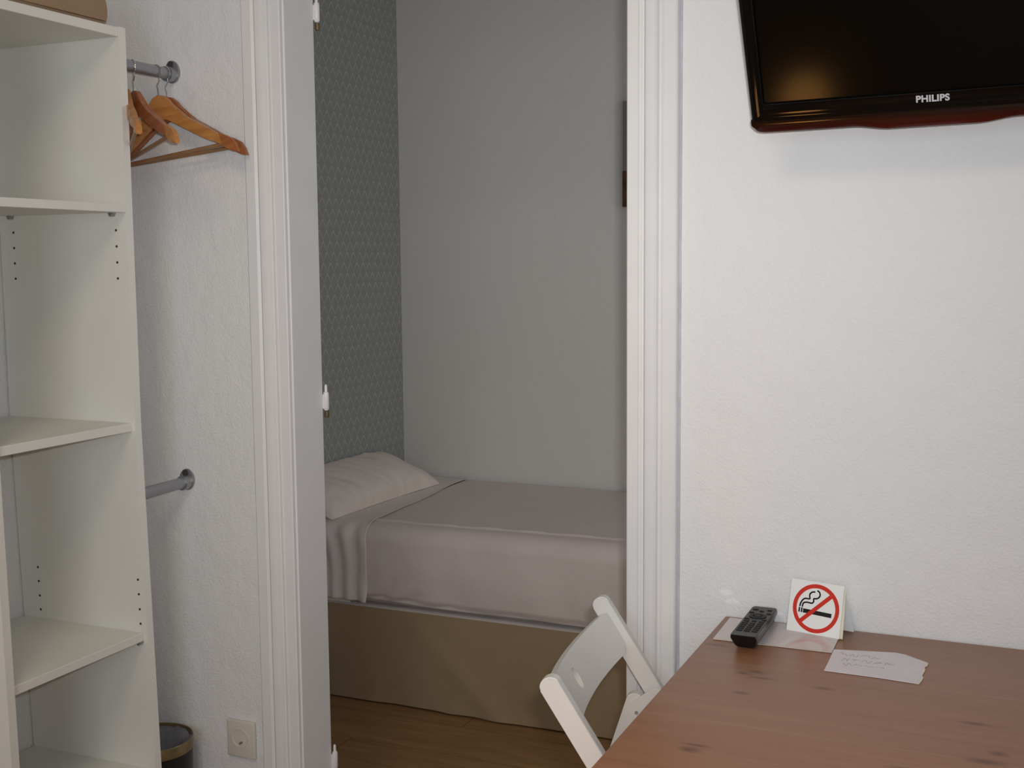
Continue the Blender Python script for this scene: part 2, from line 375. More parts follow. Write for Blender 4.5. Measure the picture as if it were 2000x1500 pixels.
# ------------------------------------------------------------------ shelf unit (narrow open shelving against the left wall)
def lean(z): return max(0, (1.05-z))*.027
XF, XB = -1.62, -1.949
YR0, YR1, YL0, YL1 = 1.830, 1.8475, 1.476, 1.4935
su = empty('shelf_unit', ((XF+XB)/2, 1.66, 0), 0, 'tall narrow white open shelving unit standing at the left wall', 'shelf unit')
def panel(y0, y1, k_):
    bm = bm_(); zs = [0, .3, .55, .8, 1.05, 1.4, 1.8085]; V = []
    for z in zs:
        l = lean(z)*k_; V.append([bm.verts.new(p) for p in ((XB, y0+l, z), (XF, y0+l, z), (XF, y1+l, z), (XB, y1+l, z))])
    bm.faces.new(V[0][::-1]); bm.faces.new(V[-1])
    for a, b in zip(V, V[1:]):
        for j in range(4): bm.faces.new((a[j], a[(j+1) % 4], b[(j+1) % 4], b[j]))
    return bm
side_r = link('side_panel', panel(YR0, YR1, 1), 'melamine', su, True)
side_l = link('side_panel', panel(YL0, YL1, .6), 'melamine', su, True)
SH = [(1.790, 1.8075, -1.6215, 1), (1.4595, 1.4755, -1.6205, 1), (1.0335, 1.0505, -1.628, 1), (.6065, .6235, -1.631, 1), (.318, .335, -1.631, 1), (.06, .076, -1.625, 1)]
for z0, z1, xf, _ in SH:
    yl, yr = YL1+lean(z0)*.6, YR0+lean(z0)
    link('shelf', box((XB+.002, yl+.0006, z0), (xf, yr-.0006, z1), .0008, 1), 'melamine', su, True)
link('plinth', box((-1.66, YL1+.020, 0), (-1.645, YR0+.026, .06)), 'melamine', su, True)
def hole(x, z):
    bm = bm_(); y = YR0+lean(z); m = Matrix.Translation((x, y-.0002, z)) @ Matrix.Rotation(R(90), 4, 'X')
    r = bmesh.ops.create_circle(bm, cap_ends=True, radius=.0024, segments=14); ex = bmesh.ops.extrude_face_region(bm, geom=bm.faces[:])
    bmesh.ops.translate(bm, vec=(0, 0, .0006), verts=[v for v in ex['geom'] if isinstance(v, bmesh.types.BMVert)])
    bm.transform(m); return bm
for zs in ((1.426, 1.395, 1.364, 1.333), (.733, .703, .672, .642)):
    for z in zs:
        for x in ((-1.647, -1.913) if z > 1 else (-1.636, -1.901)): link('peg_hole', hole(x, z), 'peg_hole', side_r, True)['label'] = 'dark drilled peg hole'
for x, z in ((-1.651, 1.4595), (-1.914, 1.4595), (-1.636, .6065), (-1.90, .6065)):
    y = YR0+lean(z); bm = bm_(); add_tube(bm, [(x, y, z-.004), (x, y-.011, z-.004)], .0033, 12); add_box(bm, (x-.005, y-.0105, z-.003), (x+.005, y-.0002, z))
    link('shelf_peg', bm, 'metal_grey', su, True, smooth=40)
for x, z in ((-1.84, .876), (-1.84, .842)):
    bm = bm_(); y = YR0+lean(z); bmesh.ops.create_uvsphere(bm, u_segments=12, v_segments=6, radius=.0026, matrix=Matrix.Translation((x, y, z)) @ Matrix.Diagonal((1, .4, 1, 1)))
    link('screw_cap', bm, 'melamine', side_r, True, smooth=60)

# folded brown blanket on top
bm = bm_(); cyb = 1.652
half = [(.152, .0), (.157, .004), (.160, .014), (.161, .026), (.159, .040), (.153, .056), (.140, .072), (.115, .084), (.07, .090), (0, .092)]
pts = [(cyb+a, 1.8085+b) for a, b in half] + [(cyb-a, 1.8085+b) for a, b in half[::-1][1:]]
add_prism(bm, pts, -1.93, -1.625, axis='x', bev=.006)
bl = link('folded_blanket', bm, 'blanket', smooth=50, loc=(-1.78, cyb, 1.8085)); mark(bl, 'brown folded blanket with rounded edge lying on top of the white shelving', 'blanket')

# ------------------------------------------------------------------ hanging rails
RX = -1.675
def rail(z, y0, label):
    t = empty('wardrobe_rail', (RX, D, z), 0, label, 'clothes rail', 'grey rails between shelving and wall')
    link('tube', tube([(RX, y0, z), (RX, D-.004, z)], .0118, 24), 'metal_grey', t, True, smooth=40)
    # end socket: cup round the tube and a lobe above with the screw
    bm = bm_(); pl = []
    for i in range(32):
        a = 2*math.pi*i/32; pl.append((RX+.0185*math.sin(a), z+.004+(.024 if math.cos(a) > 0 else .022)*math.cos(a)))
    add_prism(bm, pl, D-.0005, D-.006, axis='y', bev=.001)
    add_tube(bm, [(RX, D-.002, z-.0005), (RX, D-.022, z-.0005)], .0155, 24)
    e = link('end_socket', bm, 'metal_grey', t, True, smooth=35)
    bm = bm_(); add_tube(bm, [(RX-.001, D-.0055, z+.0200), (RX-.001, D-.0085, z+.0200)], .0072, 16)
    link('screw', bm, 'dark_steel', e, True, smooth=35)['label'] = 'dark screw head in the socket'
    return t
rail(1.7525, YR1+.0005, 'upper grey metal clothes rail carrying the wooden hangers')
rail(.893, YR1+lean(.893)+.0005, 'lower empty grey metal clothes rail')

# hangers: local x along the shoulders, z down from the neck; origin at the rail centre
TOP = [(0, 0), (.0145, -.004), (.026, -.014), (.037, -.029), (.050, -.044), (.068, -.057), (.111, -.083), (.150, -.108)]
def shoulder(dz=0):
    T_ = TOP; B_ = [(.156, -.131), (.120, -.114), (.085, -.094), (.048, -.072), (.020, -.056), (.004, -.050), (0, -.0495)]
    right = T_+B_[:-1]; left = [(-x, z) for x, z in right[::-1][1:-1]]
    return right + [(0, -.0495)] + left[0:]
def make_hanger(first, wood, tipwood, label, loc, rz, tilt):
    o = bpy.data.objects.new('coat_hanger', None); COL.objects.link(o); o.empty_display_size = .03
    o.location = loc; o.rotation_euler = (Matrix.Rotation(rz, 3, 'Z') @ Matrix.Rotation(-tilt, 3, 'Y')).to_euler(); MW[o.name] = Matrix()
    mark(o, label, 'coat hanger', 'wooden hangers on the upper rail')
    NZ = -.048
    def part(name, bm, mat, sm=35):
        if name != 'hook': bm.transform(Matrix.Translation((0, 0, NZ)) @ Matrix.Diagonal((.945, 1, .96, 1)))
        q = link(name, bm, mat, None, smooth=sm); q.parent = o; return q
    part('shoulders', prism(shoulder(), -.0065, .0065, axis='y', bev=.0022), wood)
    for s in (1, -1):
        pts = [(.150, -.106), (.165, -.112), (.181, -.122), (.190, -.135), (.1945, -.152), (.183, -.149), (.168, -.141), (.156, -.134)]
        part('shoulder_tip', prism([(s*x, z) for x, z in (pts if s > 0 else pts[::-1])], -.0062, .0062, axis='y', bev=.002), tipwood)
    part('trouser_bar', tube([(-.157, 0, -.130), (.157, 0, -.130)], .0040, 14), 'wood_pale')
    # hook: stem, kink, arc over the tube (r 11.8 mm)
    p = [(0, 0, NZ-.012), (0, 0, NZ+.012), (-.0015, 0, NZ+.020), (.006, 0, NZ+.028)]
    rr = .0142
    for i in range(15):
        a = R(-62 + i*(242/14)); p.append((rr*math.cos(a), 0, rr*math.sin(a)))
    part('hook', tube(p, .0013, 8), 'chrome')
    return o
hz = 1.7525 - .0010
make_hanger(True, 'wood_gold', 'wood_red', 'golden wooden hanger, front one of the pair beside the wall', (RX, 1.996, hz), R(-2), R(6.8))
make_hanger(False, 'wood_red', 'wood_red', 'reddish wooden hanger mostly hidden behind the golden one nearest the wall', (RX, 2.022, hz), R(0), R(5.6))
make_hanger(False, 'wood_red', 'wood_gold', 'reddish wooden hanger turned towards the camera, between the pair and the shelving', (RX, 1.927, hz), R(-28), R(8))
make_hanger(False, 'wood_gold', 'wood_gold', 'wooden hanger of which only one shoulder tip shows past the shelving', (RX, 1.903, hz), R(-43), R(11))

# ------------------------------------------------------------------ socket outlet
so = empty('wall_socket', (-1.5525, D, .335), 0, 'cream square wall socket with round recess beside the door frame', 'socket')
L0 = Vector((-1.5525, D, .338))
link('cover_plate', box((L0.x-.036, D-.009, L0.z-.041), (L0.x+.036, D, L0.z+.041), .003, 3), 'socket', so, True, smooth=40)
bm = bm_(); m = Matrix.Translation(L0+Vector((-.001, -.009, .002))) @ Matrix.Rotation(R(90), 4, 'X')
add_lathe(bm, [(0, -.004), (.0175, -.004), (.0185, .0012), (.0205, .0016), (.021, 0), (.021, -.006), (0, -.006)], 32)
bm.transform(m); rc = link('recess', bm, 'socket', so, True, smooth=40)
for dx, dz in ((-.0092, -.001), (.0092, -.001)):
    bm = bm_(); disc(bm, (dx, dz, 0), .0024, -.0041, -.0032, 14); bm.transform(m); link('pin_hole', bm, 'socket_dark', rc, True)
bm = bm_(); disc(bm, (.003, .009, 0), .0052, -.0041, -.003, 18); bm.transform(m); link('pin_hole', bm, 'socket_dark', rc, True)['label'] = 'dark upper opening'
bm = bm_(); add_lathe(bm, [(0, 0), (.0023, 0), (.0023, .011), (.001, .013), (0, .013)], 14, (.004, -.008, -.004)); bm.transform(m); link('earth_pin', bm, 'bin_rim', rc, True, smooth=40)

# ------------------------------------------------------------------ waste bin between shelving and wall
bx, by, br, bh = -1.712, 1.952, .083, .352
wb = empty('waste_bin', (bx, by, 0), 0, 'black round waste bin with brass rim and grey liner beside the shelving', 'bin')
link('bin_body', lathe([(0, 0), (br*.82, 0), (br*.84, .006), (br*.97, bh-.02), (br*.95, bh-.02), (br*.82, .01), (0, .008)], 48, (bx, by, 0)), 'bin_body', wb, True, smooth=40)
link('rim', lathe([(br*.972, bh-.024), (br*.995, bh-.024), (br*1.0, bh-.002), (br*.985, bh), (br*.965, bh-.001), (br*.96, bh-.022), (br*.972, bh-.024)], 64, (bx, by, 0)), 'bin_rim', wb, True, smooth=40)
def lin(u, v):
    a = 2*math.pi*u; r = br*(.955-.86*v**1.1); zz = bh-.004-.03*v - .07*v*v
    n_ = nz(math.cos(a)*2, math.sin(a)*2, v*3); return (bx+(r+.006*n_*v)*math.cos(a), by+(r+.006*n_*v)*math.sin(a), zz-.012*abs(nz(math.cos(a)*3, math.sin(a)*3, 7+v*2)))
link('liner', grid(64, 14, lin), 'liner', wb, True, smooth=60)

# ------------------------------------------------------------------ folding chair
CO = Vector((-.6735, 1.730, 0)); CR = R(9.6)
ch = empty('folding_chair', CO, CR, 'white wooden folding chair pushed under the table beside the doorway', 'chair')
TH = math.tan(R(32))
def bar(top, bot, w_, y0, y1, rnd=True):
    """flat bar in the local x-z plane from top (x,z) to bot (x,z), round ends"""
    a = Vector((bot[0]-top[0], bot[1]-top[1])); L_ = a.length; a.normalize(); n_ = Vector((-a.y, a.x)); pts = []
    for i in range(13):
        t = math.pi*i/12; pts.append(Vector(top) + n_*(w_/2)*math.cos(t) - a*(w_/2)*math.sin(t)*.85)
    pts += [Vector(bot)-n_*w_/2, Vector(bot)+n_*w_/2]
    return prism([(p.x, p.y) for p in pts], y0, y1, axis='y', bev=.0022)
zt = .762
for s in (-1, 1):
    y0, y1 = (s*.218, s*.198); y0, y1 = min(y0, y1), max(y0, y1)
    link('back_post', bar((.018, zt), (.018+TH*zt-.012, .018), .030, y0, y1), 'chair', ch, smooth=30)
    # rear leg, rounded head near the post
    zj = .600; xj = .020+TH*(zt-zj)-.040
    yy0, yy1 = sorted((s*.197, s*.179))
    lg = bar((xj, zj), (xj-.185, .017), .031, yy0, yy1)
    link('rear_leg', lg, 'chair', ch, smooth=30)
    # joint plate across both
    yy0, yy1 = sorted((s*.1785, s*.1755)); m_ = Matrix.Translation((xj+.022, 0, zj-.004)) @ Matrix.Rotation(R(35), 4, 'Y')
    bm = bm_(); pts = [(.036*math.copysign(abs(math.cos(a))**.6, math.cos(a)), .019*math.copysign(abs(math.sin(a))**.6, math.sin(a))) for a in [2*math.pi*i/28 for i in range(28)]]
    add_prism(bm, pts, yy0, yy1, axis='y', bev=.0008, mat=Matrix.Translation((xj+.022, 0, zj-.004)) @ Matrix.Rotation(R(-38), 4, 'Y'))
    jp = link('joint_plate', bm, 'chair', ch, smooth=30)
    for q in (-.024, .022):
        c0 = (Matrix.Translation((xj+.022, 0, zj-.004)) @ Matrix.Rotation(R(-38), 4, 'Y')) @ Vector((q, 0, 0)); yb = s*.1755
        link('rivet', tube([(c0.x, yb, c0.z), (c0.x, yb-s*.0012, c0.z)], .0032, 14), 'bolt', jp, smooth=40)['label'] = 'grey metal rivet'
    bm = bm_(); hx, hz_ = xj+.028, zj-.046
    add_tube(bm, [(hx-.006, s*.170, hz_-.012), (hx-.006, s*.170, hz_+.006), (hx+.012, s*.170, hz_+.010), (hx+.02, s*.170, hz_+.002)], .0012, 8)
    link('catch_wire', bm, 'dark_steel', ch)
# curved back rail with chamfered ends and an oval finger hole
ux = Vector((math.sin(R(32)), 0, -math.cos(R(32))))    # down along the posts
un = Vector((-math.cos(R(32)), 0, -math.sin(R(32))))   # backwards
RL = bm_(); NS = 28; HG = .078; TK = .013; BL = .038
top0 = Vector((.024, 0, zt-.012))
def rp(s_, d, t):   # s_ in -1..1 along the rail, d down, t thickness
    y = s_*.1975; b = BL*(1-abs(s_)**2.2)
    return top0 + ux*d + un*(b+t-.004) + Vector((0, y, 0))
cols = []
import itertools
svals = [-1+2*i/NS for i in range(NS+1)]
for s_ in svals:
    e = max(0, (abs(s_)-.93)/.07); d0, d1 = .004*e, HG-.014*e
    # hole between |s|<.045.. handled with extra rows
    ds = [d0, d0+(d1-d0)*.25, d0+(d1-d0)*.5, d0+(d1-d0)*.75, d1]
    cols.append([[RL.verts.new(rp(s_, d, t)) for d in ds] for t in (0, TK)])
hc = NS//2
for i in range(NS):
    for j in range(4):
        if i in (hc-1, hc) and j in (1, 2): continue
        for t in (0, 1):
            q = (cols[i][t][j], cols[i+1][t][j], cols[i+1][t][j+1], cols[i][t][j+1]); RL.faces.new(q)
    for j in (0, 4): RL.faces.new((cols[i][0][j], cols[i+1][0][j], cols[i+1][1][j], cols[i][1][j]))
for i in (0, NS):
    for j in range(4): RL.faces.new((cols[i][0][j], cols[i][0][j+1], cols[i][1][j+1], cols[i][1][j]))
# ring inside the hole: corners pulled in to an oval
ring = [(hc-1, 1), (hc, 1), (hc+1, 1), (hc+1, 2), (hc+1, 3), (hc, 3), (hc-1, 3), (hc-1, 2)]
dd = HG*.25; shape = {(hc-1, 1): (-.012, -.012), (hc, 1): (0, -.018), (hc+1, 1): (.012, -.012), (hc+1, 2): (.0145, 0), (hc+1, 3): (.012, .012), (hc, 3): (0, .018), (hc-1, 3): (-.012, .012), (hc-1, 2): (-.0145, 0)}
N_ = 24; inner = []
for t in (0, 1):
    lst = []
    for q in range(N_):
        a = 2*math.pi*q/N_; yy = .0125*math.cos(a); d = HG*.5+.0185*math.sin(a); s_ = yy/.1975
        lst.append(RL.verts.new(rp(s_, d, (0, TK)[t])))
    inner.append(lst)
    # stitch to the eight border vertices
    bord = [cols[i][t][j] for i, j in ring]; angs = []
    for (i, j) in ring:
        s_ = svals[i]; angs.append(math.atan2((j-2)*HG*.25, s_*.1975) % (2*math.pi))
    for q in range(8):
        a0, a1 = angs[q], angs[(q+1) % 8]
        if a1 < a0: a1 += 2*math.pi
        idx = [r_ for r_ in range(2*N_) if a0-1e-6 <= 2*math.pi*r_/N_ <= a1+1e-6]
        k0 = round(a0/(2*math.pi/N_)); k1 = round(a1/(2*math.pi/N_))
        chain = [lst[r_ % N_] for r_ in range(k0, k1+1)]
        try: RL.faces.new([bord[q], bord[(q+1) % 8]] + chain[::-1])
        except ValueError: pass
for q in range(N_): RL.faces.new((inner[0][q], inner[0][(q+1) % N_], inner[1][(q+1) % N_], inner[1][q]))
link('back_rail', RL, 'chair', ch, smooth=35)
# seat: frame rails and slats (under the table)
xs0 = .020+TH*(zt-.455)
for i in range(6):
    x = xs0-.02+i*.060
    link('seat_slat', box((x, -.178, .447), (x+.048, .178, .459), .003), 'chair', ch, smooth=30)
for s in (-1, 1):
    y0, y1 = sorted((s*.176, s*.158)); link('seat_frame', box((xs0-.03, y0, .418), (xs0+.33, y1, .4465), .003), 'chair', ch, smooth=30)
xr = (.020+TH*(zt-.60)-.030)-.185*(.600-.17)/.583
link('stretcher', box((xr-.01, -.178, .155), (xr+.012, .178, .185), .003), 'chair', ch, smooth=30)
xr = .018+TH*(zt-.17)
link('stretcher', box((xr-.012, -.197, .155), (xr+.010, .197, .185), .003), 'chair', ch, smooth=30)

# ------------------------------------------------------------------ table
TZ = .732; TX0, TX1, TY0, TY1 = -.496, .69, 1.312, 2.043
tb = empty('dining_table', (TX0, TY1, 0), 0, 'brown stained pine table with knotty top standing against the white wall', 'table')
o = link('table_top', box((0, TY0-TY1, TZ-.020), (TX1-TX0, 0, TZ), .003, 3), 'pine', tb, smooth=30)
aw = .075
for a, b in (((.03, TY0-TY1+.03, TZ-.02-aw), (TX1-TX0-.03, TY0-TY1+.05, TZ-.0202)), ((.03, -.05, TZ-.02-aw), (TX1-TX0-.03, -.03, TZ-.0202))):
    link('apron', box(a, b, .002), 'pine', tb)
for x in (.03, TX1-TX0-.05):
    link('apron', box((x, TY0-TY1+.051, TZ-.02-.04), (x+.02, -.051, TZ-.0202), .002), 'pine', tb)
for x in (.022, TX1-TX0-.072):
    for y in (TY0-TY1+.022, -.072): link('leg', box((x, y, 0), (x+.05, y+.05, TZ-.0203-.076), .004), 'pine', tb)
# corner blocks joining legs to the top behind the aprons
    for y in (TY0-TY1+.022, -.072): link('leg_block', box((x+.001, y+.001, TZ-.0203-.0758), (x+.007, y+.049, TZ-.0203), .001), 'pine', tb)

# ------------------------------------------------------------------ things on the table
# laminated sheet
is_ = bm_(); P0 = Vector((-.483, 1.903, TZ)); ang = math.atan2(1.908-1.903, -.291+.483)
bm = box((0, 0, .0004), (.193, .128, .0014), .0003, 1); bm.faces.ensure_lookup_table()
o = link('info_sheet', bm, 'info'); o.location = P0+Vector((0, 0, .0)); o.rotation_euler = (0, 0, ang-.01)
mark(o, 'laminated white information sheet with a red arch lying under the remote control', 'paper sheet')
is_.free()
# remote control, lying on the sheet
ra = math.atan2(2.006-1.862, (-.4255)-(-.4235)) - math.pi/2
rc = empty('remote_control', (-.4235, 1.880, TZ+.0014), ra+R(-.5), 'black remote control with grey face lying on the laminated sheet', 'remote control')
bm = bm_(); LN, WD, HT = .158, .0225, .0235
def rsec(t):    # half-width, bottom half-width, for t 0..1 along length
    e0 = max(0, 1-t/.04); e1 = max(0, (t-.95)/.05)
    return WD*(1-.06*e0*e0-.16*e1*e1), WD*.64*(1-.1*e0*e0-.2*e1*e1)
rings = []
NT = 30
for i in range(NT+1):
    t = i/NT; w1_, w0_ = rsec(t); y = t*LN; yb = .012*(1-t) if t < .0 else 0
    sec = [(-w0_, 0), (-w0_-.003, .003), (-w1_*.96, HT*.62), (-w1_, HT*.80), (-w1_+.0015, HT), (w1_-.0015, HT), (w1_, HT*.80), (w1_*.96, HT*.62), (w0_+.003, .003), (w0_, 0)]
    ring_ = []
    for (x, z) in sec:
        yy = y - (.017*(z/HT)**1.0*max(0, 1-t/.25) if True else 0); ring_.append(bm.verts.new((x, yy, z)))
    rings.append(ring_)
for a, b in zip(rings, rings[1:]):
    for j in range(10): bm.faces.new((a[j], a[(j+1) % 10], b[(j+1) % 10], b[j]))
bm.faces.new(rings[0]); bm.faces.new(rings[-1][::-1])
link('remote_body', bm, 'remote_dark', rc, smooth=35)
fp = bm_(); pts = []
for x, y in ((-.0205, -.0155), (.0205, -.0155), (.0205, .149), (.0165, .155), (-.0165, .155), (-.0205, .149)): pts.append((x, y))
add_prism(fp, pts, HT-.0001, HT+.0006, axis='z', bev=.0002); link('face_plate', fp, 'remote', rc)['label'] = 'charcoal grey face plate'
def btn(x, y, w_, h_, nm='button'):
    link(nm, box((x-w_/2, y-h_/2, HT+.0006), (x+w_/2, y+h_/2, HT+.0019), .0006, 1), 'button', rc)
for r_ in range(5):
    for c_ in range(3): btn((c_-1)*.0125, .012+r_*.0105, .0098, .0068)
for x in (-.0125, .0125): btn(x, .0665, .009, .008)
btn(0, .068, .008, .005)
bm = bm_(); add_lathe(bm, [(.0085, 0), (.0145, 0), (.0145, .0014), (.0125, .002), (.0085, .0012), (.0085, 0)], 32, (0, .096, HT+.0006)); link('navigation_ring', bm, 'button', rc, smooth=40)
bm = bm_(); disc(bm, (0, .096, HT+.0006), .0062, 0, .0016); link('button', bm, 'button', rc)
for x in (-.0145, .0145):
    btn(x, .078, .008, .005); btn(x, .116, .008, .005)
btn(-.012, .136, .010, .006); btn(.012, .136, .008, .004); btn(0, .127, .008, .004)

# no smoking tent card
SA = math.atan2(1.979-1.999, -.290+.380)
tc = empty('tent_sign', (-.380, 1.999, TZ+.0015), SA, 'white folded tent card with red no smoking symbol on the table', 'sign')
SW, SHh = .0925, .087
lean_a = R(13)
MF = Matrix.Rotation(-lean_a, 4, 'X')       # local card plane: x right, z up, leaning back
def card_poly(pts, t0, t1, mat, name, parent, bev=0):
    bm = bm_(); add_prism(bm, pts, -t1, -t0, axis='y', bev=bev); bm.transform(MF); return link(name, bm, mat, parent)
front = card_poly([(0, 0), (SW, 0), (SW, SHh), (0, SHh)], -.0008, 0, 'card', 'front_leaf', tc)
zt_ = SHh*math.cos(lean_a); yt_ = SHh*math.sin(lean_a)
bm = bm_(); MBk = Matrix.Translation((0, yt_+.0002, zt_)) @ Matrix.Rotation(R(20), 4, 'X')
add_prism(bm, [(.002, -zt_/math.cos(R(20))+.0002), (SW+.006, -zt_/math.cos(R(20))+.0002), (SW, 0), (.002, 0)], 0, .0008, axis='y'); bm.transform(MBk); link('back_leaf', bm, 'card', tc)
# second card edge showing at the right
card_poly([(SW-.004, .0005), (SW+.0045, .0005), (SW+.002, SHh*.96), (SW-.004, SHh*.96)], -.004, -.0034, 'torn', 'inner_leaf', tc)['label'] = 'cream inner card edge'
C0 = Vector((.0475, .0430)); RO, RI = .0405, .0338
def annulus(c, r0, r1, t0, t1, a0=0, a1=2*math.pi, n=72):
    bm = bm_(); full = abs(a1-a0-2*math.pi) < 1e-6; V = []
    for i in range(n+(0 if full else 1)):
        a = a0+(a1-a0)*i/n; V.append([bm.verts.new((c[0]+r*math.cos(a), -t, c[1]+r*math.sin(a))) for r, t in ((r0, t0), (r1, t0), (r1, t1), (r0, t1))])
    m_ = len(V)
    for i in range(m_ if full else m_-1):
        a, b = V[i], V[(i+1) % m_]
        for j in range(4): bm.faces.new((a[j], a[(j+1) % 4], b[(j+1) % 4], b[j]))
    if not full: bm.faces.new(V[0]); bm.faces.new(V[-1][::-1])
    return bm
bm = annulus(C0, RI, RO, 0, .00035)
def rect(a, b, w_): 
    a, b = Vector(a), Vector(b); d = (b-a).normalized(); n_ = Vector((-d.y, d.x))*w_/2
    return [tuple(a-n_), tuple(b-n_), tuple(b+n_), tuple(a+n_)]
# slash bottom-left to top-right
q = math.cos(R(44))*RI*1.02; qs = math.sin(R(44))*RI*1.02
add_prism(bm, rect((C0.x-q-.0, C0.y-qs), (C0.x+q, C0.y+qs), .0068), -.0004, 0, axis='y')
bm.transform(MF); link('red_ring', bm, 'red_ink', front)['label'] = 'red ring with diagonal slash'
bm = bm_(); add_prism(bm, rect((C0.x-.0219, C0.y-.0062), (C0.x+.0279, C0.y-.0078), .0070), -.0002, 0, axis='y')
for x in (-.0300, -.0257): add_prism(bm, rect((C0.x+x, C0.y-.0055), (C0.x+x+.0027, C0.y-.0056), .0080), -.0002, 0, axis='y')
bm.transform(MF); link('cigarette', bm, 'black_ink', front)['label'] = 'black cigarette bar'
def ribbon(bm, pts, w_, t=.0002):
    for a, b in zip(pts, pts[1:]):
        a, b = Vector(a), Vector(b)
        if (b-a).length < 1e-7: continue
        d = (b-a).normalized()*w_*.25
        add_prism(bm, rect(tuple(a-d), tuple(b+d), w_), -t, 0, axis='y')
def smoothp(P, n=6):
    out = []; P = [Vector(p) for p in P]; P = [P[0]]+P+[P[-1]]
    for i in range(1, len(P)-2):
        for j in range(n):
            t = j/n; a, b, c, d = P[i-1:i+3]
            out.append(.5*((2*b)+(-a+c)*t+(2*a-5*b+4*c-d)*t*t+(-a+3*b-3*c+d)*t**3))
    out.append(P[-2]); return out
def zp(x, y):   # from picture-like coordinates of the symbol (ring centre 705,700; ring outer radius 480 wide 500 high)
    return (C0.x+(x-705)/472*RO, C0.y-(y-700-(x-705)*.13)/500*RO)
bm = bm_()
ribbon(bm, smoothp([zp(*p) for p in ((378, 655), (385, 600), (420, 530), (470, 495), (560, 500), (555, 440), (560, 400), (600, 362), (655, 358))]), .0025)
ribbon(bm, smoothp([zp(*p) for p in ((428, 662), (435, 610), (465, 578), (530, 575), (610, 590), (645, 560), (645, 500), (700, 495), (745, 470), (765, 420), (745, 360), (705, 332))]), .0025)
bm.transform(MF); link('smoke', bm, 'black_ink', front)['label'] = 'black curling smoke lines'

# note paper with pen marks and torn end
np_ = bm_(); NP = [(-.2895, 1.924), (-.1975, 1.9445), (-.182, 1.941), (-.146, 1.914), (-.1475, 1.900), (-.1490, 1.892), (-.1478, 1.880), (-.1495, 1.868), (-.1488, 1.850), (-.1475, 1.845), (-.149, 1.832), (-.148, 1.822), (-.1510, 1.811), (-.205, 1.816), (-.2875, 1.8175), (-.2880, 1.87)]
add_prism(np_, NP[::-1], TZ+.0005, TZ+.0014, axis='z')
o = link('note_paper', np_, 'paper', loc=(-.215, 1.88, TZ)); mark(o, 'small lilac white note with faint handwriting and torn right end', 'note')
MW[o.name] = Matrix.Translation((-.215, 1.88, TZ))
bm = bm_(); E_ = NP[3:13]; pts = [(x-.0005, y) for x, y in E_] + [(x+.0020+.0012*math.sin(i*2.1), y-.001) for i, (x, y) in enumerate(E_)][::-1]
add_prism(bm, pts, TZ+.0003, TZ+.0012, axis='z'); link('torn_edge', bm, 'torn', o, True)['label'] = 'ragged cream torn edge'
random.seed(5); bm = bm_()
def flat_ribbon(bm, pts, w_, z):
    for a, b in zip(pts, pts[1:]):
        a, b = Vector(a), Vector(b)
        if (b-a).length < 1e-7: continue
        add_prism(bm, rect(tuple(a), tuple(b), w_), z, z+.00015, axis='z')
for row_ in range(3):
    x = -.278+row_*.006; y = 1.905-row_*.024
    for wd_ in range(4 if row_ != 1 else 5):
        P = []
        for j in range(7):
            P.append((x+.0022*j+random.uniform(-.0012, .0012), y + random.uniform(-.0075, .0075)))
        flat_ribbon(bm, smoothp(P, 4), .0008, TZ+.0014); x += .0165
link('handwriting', bm, 'pen', o, True)['label'] = 'faint grey handwriting'

# ------------------------------------------------------------------ television
TT = R(28); TBX = -.4345; TVW = .556; TVH = .372
tv = bpy.data.objects.new('television', None); COL.objects.link(tv); tv.location = (TBX, 1.93, 1.5715)
tv.rotation_euler = (TT, R(-.95), R(.3)); MW[tv.name] = Matrix()
mark(tv, 'black flat television with red tinted lower edge tilted down on the right wall', 'television')
def tvp(name, bm, mat, sm=35, par=None):
    q = link(name, bm, mat, None, smooth=sm); q.parent = par or tv; return q
# local: x right from lower-left corner, z up the face, y back (face at y=0)
def rounded(x0, z0, x1, z1, rt_, n=8):
    out = []; rb_ = min(rt_, .003)
    for cx, cz, a0, r in ((x1-rt_, z1-rt_, 0, rt_), (x0+rt_, z1-rt_, 90, rt_), (x0+rb_, z0+rb_, 180, rb_), (x1-rb_, z0+rb_, 270, rb_)):
        for i in range(n+1): a = R(a0+90*i/n); out.append((cx+r*math.cos(a), cz+r*math.sin(a)))
    return out
outer = rounded(0, -.0, TVW, TVH, .016); B_ = .0265
inn = rounded(.0245, .035, TVW-.0245, TVH-.027, .003)
bm = bm_(); n_ = len(outer)
def scl(P, d): # inset
    x0, x1, z0, z1 = 0, TVW, 0, TVH; return [(min(max(x, d), TVW-d) if d > 0 else x, min(max(z, d), TVH-d) if d > 0 else z) for x, z in P]
def insetp(d): return rounded(d, d, TVW-d, TVH-d, max(.016-d*.6, .004))
layers = [([(x, z) for x, z in insetp(.006)], .030), ([(x, z) for x, z in insetp(.0005)], .022), (outer, .010), (insetp(.001), .004), (insetp(.0035), .0008), (insetp(.0075), -.001), (insetp(.013), -.0002), (rounded(.0205, .031, TVW-.0205, TVH-.023, .005), 0.0), (rounded(.0225, .033, TVW-.0225, TVH-.025, .004), -.0012), (inn, .0035)]
V = [[bm.verts.new((x, y, z)) for x, z in P] for P, y in layers]
for a, b in zip(V, V[1:]):
    for j in range(n_): bm.faces.new((a[j], a[(j+1) % n_], b[(j+1) % n_], b[j]))
bm.faces.new(V[0])
tvp('bezel', bm, 'tv_body', 40)
tvp('screen', prism([(x, z) for x, z in inn], .0032, .0045, axis='y'), 'tv_screen')
# back shell
tvp('back_shell', box((.05, .0295, .05), (TVW-.05, .062, TVH-.05), .012, 3), 'tv_body')
